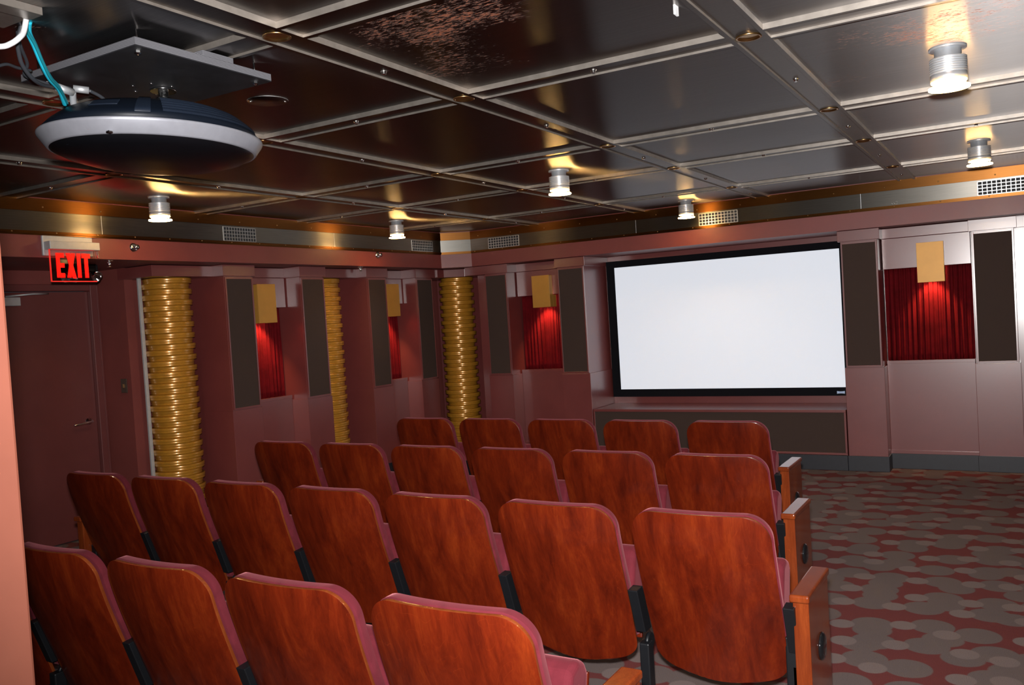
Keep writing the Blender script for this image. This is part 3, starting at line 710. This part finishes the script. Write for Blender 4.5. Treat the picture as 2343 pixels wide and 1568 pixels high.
MB().lathe([(0.024, 0), (0.024, 0.03), (0.018, 0.035)], c=(0.0, 0.335, 0.030), seg=24, mat=Matrix.Rotation(-PI / 2, 3, 'X')).build('lens', M['proj_bot'], pr)

# cables
def cable(name, pts, r, mt, lab, cat='cable'):
    return tag(MB().tube(pts, r, 10).build(name, mt), lab, cat)
tc_ = thing('teal_cable', 'bright teal cable pair dropping from the ceiling to the projector', 'cable', (0, 0, 0))
MB().tube([(-2.537, 1.561, 2.568), (-2.57, 1.578, 2.547), (-2.601, 1.613, 2.521), (-2.64, 1.658, 2.482), (-2.686, 1.709, 2.456), (-2.739, 1.772, 2.444), (-2.826, 1.846, 2.421)], 0.009, 10).build('strand', M['teal'], tc_)
MB().tube([(-2.52, 1.545, 2.568), (-2.554, 1.564, 2.547), (-2.582, 1.602, 2.521), (-2.622, 1.649, 2.482), (-2.67, 1.701, 2.453), (-2.729, 1.769, 2.44), (-2.812, 1.845, 2.421)], 0.005, 10).build('strand', M['teal_dark'], tc_)
c1 = thing('black_cable', 'black video cable looping from the ceiling to a silver plug on the projector', 'cable', (0, 0, 0))
MB().tube([(-2.591, 1.571, 2.574), (-2.603, 1.562, 2.53), (-2.625, 1.575, 2.497), (-2.651, 1.6, 2.468), (-2.685, 1.65, 2.444), (-2.735, 1.716, 2.446), (-2.781, 1.791, 2.462)], 0.0065, 10).build('cord', M['cable'], c1)
MB().tube([(-2.78, 1.789, 2.463), (-2.783, 1.848, 2.456)], 0.0135, 12, sub=1).build('plug', M['alu'], c1)
MB().tube([(-2.783, 1.848, 2.456), (-2.807, 1.864, 2.427), (-2.814, 1.873, 2.412)], 0.011, 12).build('plug_tail', M['alu'], c1)
c2 = thing('black_cable', 'second black cable with a bright metal plug in front of the board', 'cable', (0, 0, 0))
MB().tube([(-2.640, 1.585, 2.574), (-2.680, 1.615, 2.540), (-2.751, 1.676, 2.510), (-2.796, 1.692, 2.487), (-2.815, 1.763, 2.480), (-2.812, 1.862, 2.478)], 0.0055, 10).build('cord', M['cable'], c2)
MB().tube([(-2.808, 1.868, 2.478), (-2.781, 1.909, 2.474)], 0.0125, 12, sub=1).build('plug', M['alu'], c2)
MB().tube([(-2.781, 1.909, 2.474), (-2.788, 1.96, 2.462), (-2.801, 2.002, 2.440)], 0.006, 10).build('plug_tail', M['cable'], c2)
MB().tube([(-2.828, 1.785, 2.480), (-2.818, 1.800, 2.480)], 0.0105, 12, sub=1).build('cable_clip', M['white'], c2)
cable('white_conduit', [(-2.49, 1.53, 2.58), (-2.477, 1.507, 2.515), (-2.467, 1.486, 2.488), (-2.47, 1.461, 2.465), (-2.476, 1.432, 2.451), (-2.483, 1.36, 2.441), (-2.49, 1.22, 2.46), (-2.5, 1.10, 2.56)], 0.008, M['white'], 'white corrugated conduit curving off to the upper left corner')
cable('grey_cable', [(-2.59, 1.20, 2.57), (-2.61, 1.30, 2.52), (-2.652, 1.422, 2.474), (-2.694, 1.526, 2.461), (-2.714, 1.587, 2.482), (-2.741, 1.636, 2.487), (-2.772, 1.70, 2.497)], 0.005, M['cable'], 'thin grey cable reaching the board from the left')
jb = MB(); jb.box(-2.46, -2.40, 1.05, 1.52, 2.545, ZP); jb.box(-2.60, -2.46, 1.44, 1.52, 2.552, ZP)
tag(jb.build('cover_strip', M['flange'], None, 0.001), 'pale metal cover strip beside the cable opening in the ceiling', 'metal strip')
# round cover plate on the ceiling right of the board
t = thing('ceiling_cover_plate', 'round dark metal cover plate on the ceiling right of the projector board', 'cover plate', (-2.716, 2.69, ZP))
MB().lathe([(0.085, 0), (0.085, -0.003), (0.0, -0.003)], seg=36).build('plate', M['steel'], t)
for sx in (-1, 1): MB().lathe([(0.006, -0.003), (0.004, -0.007), (0, -0.007)], c=(sx * 0.05, sx * 0.05, 0), seg=10).build('screw', M['bolt'], t)
# small hanging clip on the near ceiling panel
tag(MB().box(-0.937, -0.930, 2.735, 2.765, ZP - 0.03, ZP).build('ceiling_clip', M['white'], None), 'tiny white clip hanging from the rusty ceiling panel at the top edge', 'clip')

# ================================================================= theatre seats
ZT, ZBT = 0.862, 0.215       # top and bottom of the wooden back
HWD = 0.2535
def prof_y(z):               # how far forward (towards the screen) the back stands at height z
    t = max(0.0, (ZT - z) / (ZT - ZBT))
    return 0.012 * t + 0.26 * t ** 1.5 - 0.075 * t ** 3
def wz(z, W_, zt, zb):
    rt = 0.090; rb = 0.075; rbx = 0.11
    if z > zt - rt: s = (z - (zt - rt)) / rt; return W_ - rt * (1 - math.sqrt(max(0, 1 - s * s)))
    if z < zb + rb: s = ((zb + rb) - z) / rb; return W_ - rbx * (1 - math.sqrt(max(0, 1 - s * s)))
    return W_
def backgrid(W_, zt, zb, off, mid_bulge=0.0, ncol=24):
    zz = []
    for i in range(13): zz.append(zb + 0.075 * (1 - math.cos(i / 12 * PI / 2)))
    for i in range(1, 16): zz.append(zb + 0.075 + (zt - 0.09 - zb - 0.075) * i / 16)
    for i in range(13): zz.append(zt - 0.09 + 0.09 * math.sin(i / 12 * PI / 2))
    vs = []; n = ncol
    for z in zz:
        w_ = max(wz(z, W_, zt, zb), 0.02)
        for j in range(n + 1):
            u = -1 + 2 * j / n; x = u * w_
            taper = 1 - 0.035 * max(0, (0.45 - z) / 0.25)
            dz = -0.022 * (1 - abs(u) ** 2) * max(0, 1 - (z - zb) / 0.2)      # bottom edge bows down
            y = prof_y(z + dz) + off + 0.034 * (x / HWD) ** 2 - mid_bulge * (1 - (x / HWD) ** 2) * math.sin(PI * (z - zb) / (zt - zb))
            vs.append((x * taper, y, z + dz))
    fs = [(i * (n + 1) + j, i * (n + 1) + j + 1, (i + 1) * (n + 1) + j + 1, (i + 1) * (n + 1) + j) for i in range(len(zz) - 1) for j in range(n)]
    return vs, fs
def make_seat():
    t = thing('theatre_seat', '', 'theatre seat', (0, 0, 0))
    v, f = backgrid(HWD, ZT, ZBT, 0.0)
    me = MB().add(v, f, 0, True); o = me.build('back_shell', [M['wood'], M['ply']], t)
    s = o.modifiers.new('thick', 'SOLIDIFY'); s.thickness = 0.014; s.offset = 0; s.material_offset_rim = 1; s.use_even_offset = False
    bv = o.modifiers.new('bevel', 'BEVEL'); bv.width = 0.004; bv.segments = 3; bv.limit_method = 'ANGLE'; bv.angle_limit = 0.9; bv.material = -1
    v, f = backgrid(HWD, ZT + 0.003, 0.30, 0.030, -0.018)
    o = MB().add(v, f, 0, True).build('back_cushion', M['velvet'], t)
    s = o.modifiers.new('thick', 'SOLIDIFY'); s.thickness = 0.028; s.offset = 0; s.use_even_offset = False
    bv = o.modifiers.new('bevel', 'BEVEL'); bv.width = 0.014; bv.segments = 4; bv.limit_method = 'ANGLE'; bv.angle_limit = 0.9
    # tipped-up seat: upright cushion in a wooden pan
    q = MB(); pts = [(0.235, 0.30), (0.300, 0.285), (0.375, 0.590), (0.360, 0.628), (0.315, 0.645), (0.265, 0.625), (0.225, 0.50)]
    n = len(pts); W_ = 0.235
    q.add([(-W_, y, z) for y, z in pts] + [(W_, y, z) for y, z in pts], [tuple(range(n)), tuple(reversed(range(n, 2 * n)))] + [(i, n + i, n + (i + 1) % n, (i + 1) % n) for i in range(n)])
    q.build('seat_cushion', M['velvet'], t, 0.030, segs=5)
    q = MB(); pts = [(0.300, 0.270), (0.315, 0.265), (0.392, 0.580), (0.378, 0.587)]
    n = 4; W_ = 0.228
    q.add([(-W_, y, z) for y, z in pts] + [(W_, y, z) for y, z in pts], [tuple(range(n)), tuple(reversed(range(n, 2 * n)))] + [(i, n + i, n + (i + 1) % n, (i + 1) % n) for i in range(n)])
    q.build('seat_pan', M['wood'], t, 0.004)
    for s in (-1,):
        q = MB(); x = s * 0.289 * -1
        q.box(x - 0.020, x + 0.020, 0.175, 0.225, 0.0, 0.30); q.box(x - 0.022, x + 0.022, 0.10, 0.40, 0.0, 0.016)
        q.build('standard', M['blackmetal'], t, 0.005)
    for s in (1,):
        q = MB(); x = s * 0.272
        pts = [(prof_y(0.52) + 0.018, 0.525), (prof_y(0.52) + 0.075, 0.53), (prof_y(0.36) + 0.085, 0.345), (prof_y(0.36) + 0.022, 0.345)]
        q.add([(x - 0.012, y, z) for y, z in pts] + [(x + 0.028, y, z) for y, z in pts], [(0, 1, 2, 3), (7, 6, 5, 4), (0, 4, 5, 1), (1, 5, 6, 2), (2, 6, 7, 3), (3, 7, 4, 0)])
        q.build('side_bracket', M['blackmetal'], t, 0.003)
        R = Matrix.Rotation(PI / 2, 3, 'Y')
        MB().lathe([(0.032, -0.008), (0.036, 0.0), (0.032, 0.008)], c=(s * 0.289, 0.235, 0.29), seg=24, mat=R).build('hinge', M['blackmetal'], t)
    return t
def end_panel(t, side):
    x = side * 0.318; tk = 0.027
    ep = thing('aisle_end_panel', '', 'x'); del ep['label']; del ep['category']
    bpy.data.objects.remove(ep)
    # side outline: straight top, rounded lower front corner
    pts = [(0.135, 0.02), (0.135, 0.548), (0.470, 0.548), (0.470, 0.16)]
    for k in range(1, 9): a = k / 9 * PI / 2; pts.append((0.470 - 0.14 * (1 - math.cos(a)), 0.16 - 0.13 * math.sin(a)))
    pts.append((0.33, 0.02))
    n = len(pts); q = MB()
    q.add([(x - tk, y, z) for y, z in pts] + [(x + tk, y, z) for y, z in pts], [tuple(range(n)), tuple(reversed(range(n, 2 * n)))] + [(i, n + i, n + (i + 1) % n, (i + 1) % n) for i in range(n)])
    o = q.build('end_panel', M['armwood'], t, 0.004)
    MB().box(x - tk - 0.008, x + tk + 0.006, 0.118, 0.482, 0.546, 0.574).build('arm_cap', M['armwood'], o, 0.008, segs=3)
    R = Matrix.Rotation(side * PI / 2, 3, 'Y')
    MB().lathe([(0.050, 0), (0.049, 0.006), (0.040, 0.012), (0.020, 0.0145), (0, 0.015)], c=(x + side * tk, 0.305, 0.335), seg=36, mat=R).build('cover_button', M['rubber_gloss'], o)
    MB().box(x - side * 0.05 - 0.02, x - side * 0.05 + 0.02, 0.175, 0.225, 0.0, 0.4).build('standard', M['blackmetal'], t, 0.005)
master = make_seat()
PITCH = 0.580
ROWS = [(1.77, -1.318, 5, 'row nearest the camera'), (2.90, -1.020, 7, 'second row from the camera'), (4.05, -1.320, 6, 'third row from the camera'), (5.22, -1.612, 5, 'front row nearest the screen')]
ORD = ['first', 'second', 'third', 'fourth', 'fifth', 'sixth', 'seventh']
first = True
for y, x0, n, rn in ROWS:
    for k in range(n):
        loc = (x0 - PITCH * k, y, 0)
        if first: s = master; s.location = loc; first = False
        else: s = copytree(master, loc)
        s['group'] = 'theatre seats in the ' + rn
        s['_e'] = 1 if k == 0 else (-1 if k == n - 1 and y > 2 else 0)
        if k == 0: lab = 'wood-backed velvet seat in the %s, nearest the aisle, with armrest' % rn
        elif k == n - 1: lab = 'wood-backed velvet seat at the far left end of the %s' % rn
        else: lab = 'wood-backed velvet seat in the %s, %s from the right aisle' % (rn, ORD[k])
        s['label'] = lab
for s in [o for o in COL.objects if o.name.startswith('theatre_seat')]:
    e = s['_e']; del s['_e']
    if e: end_panel(s, e)
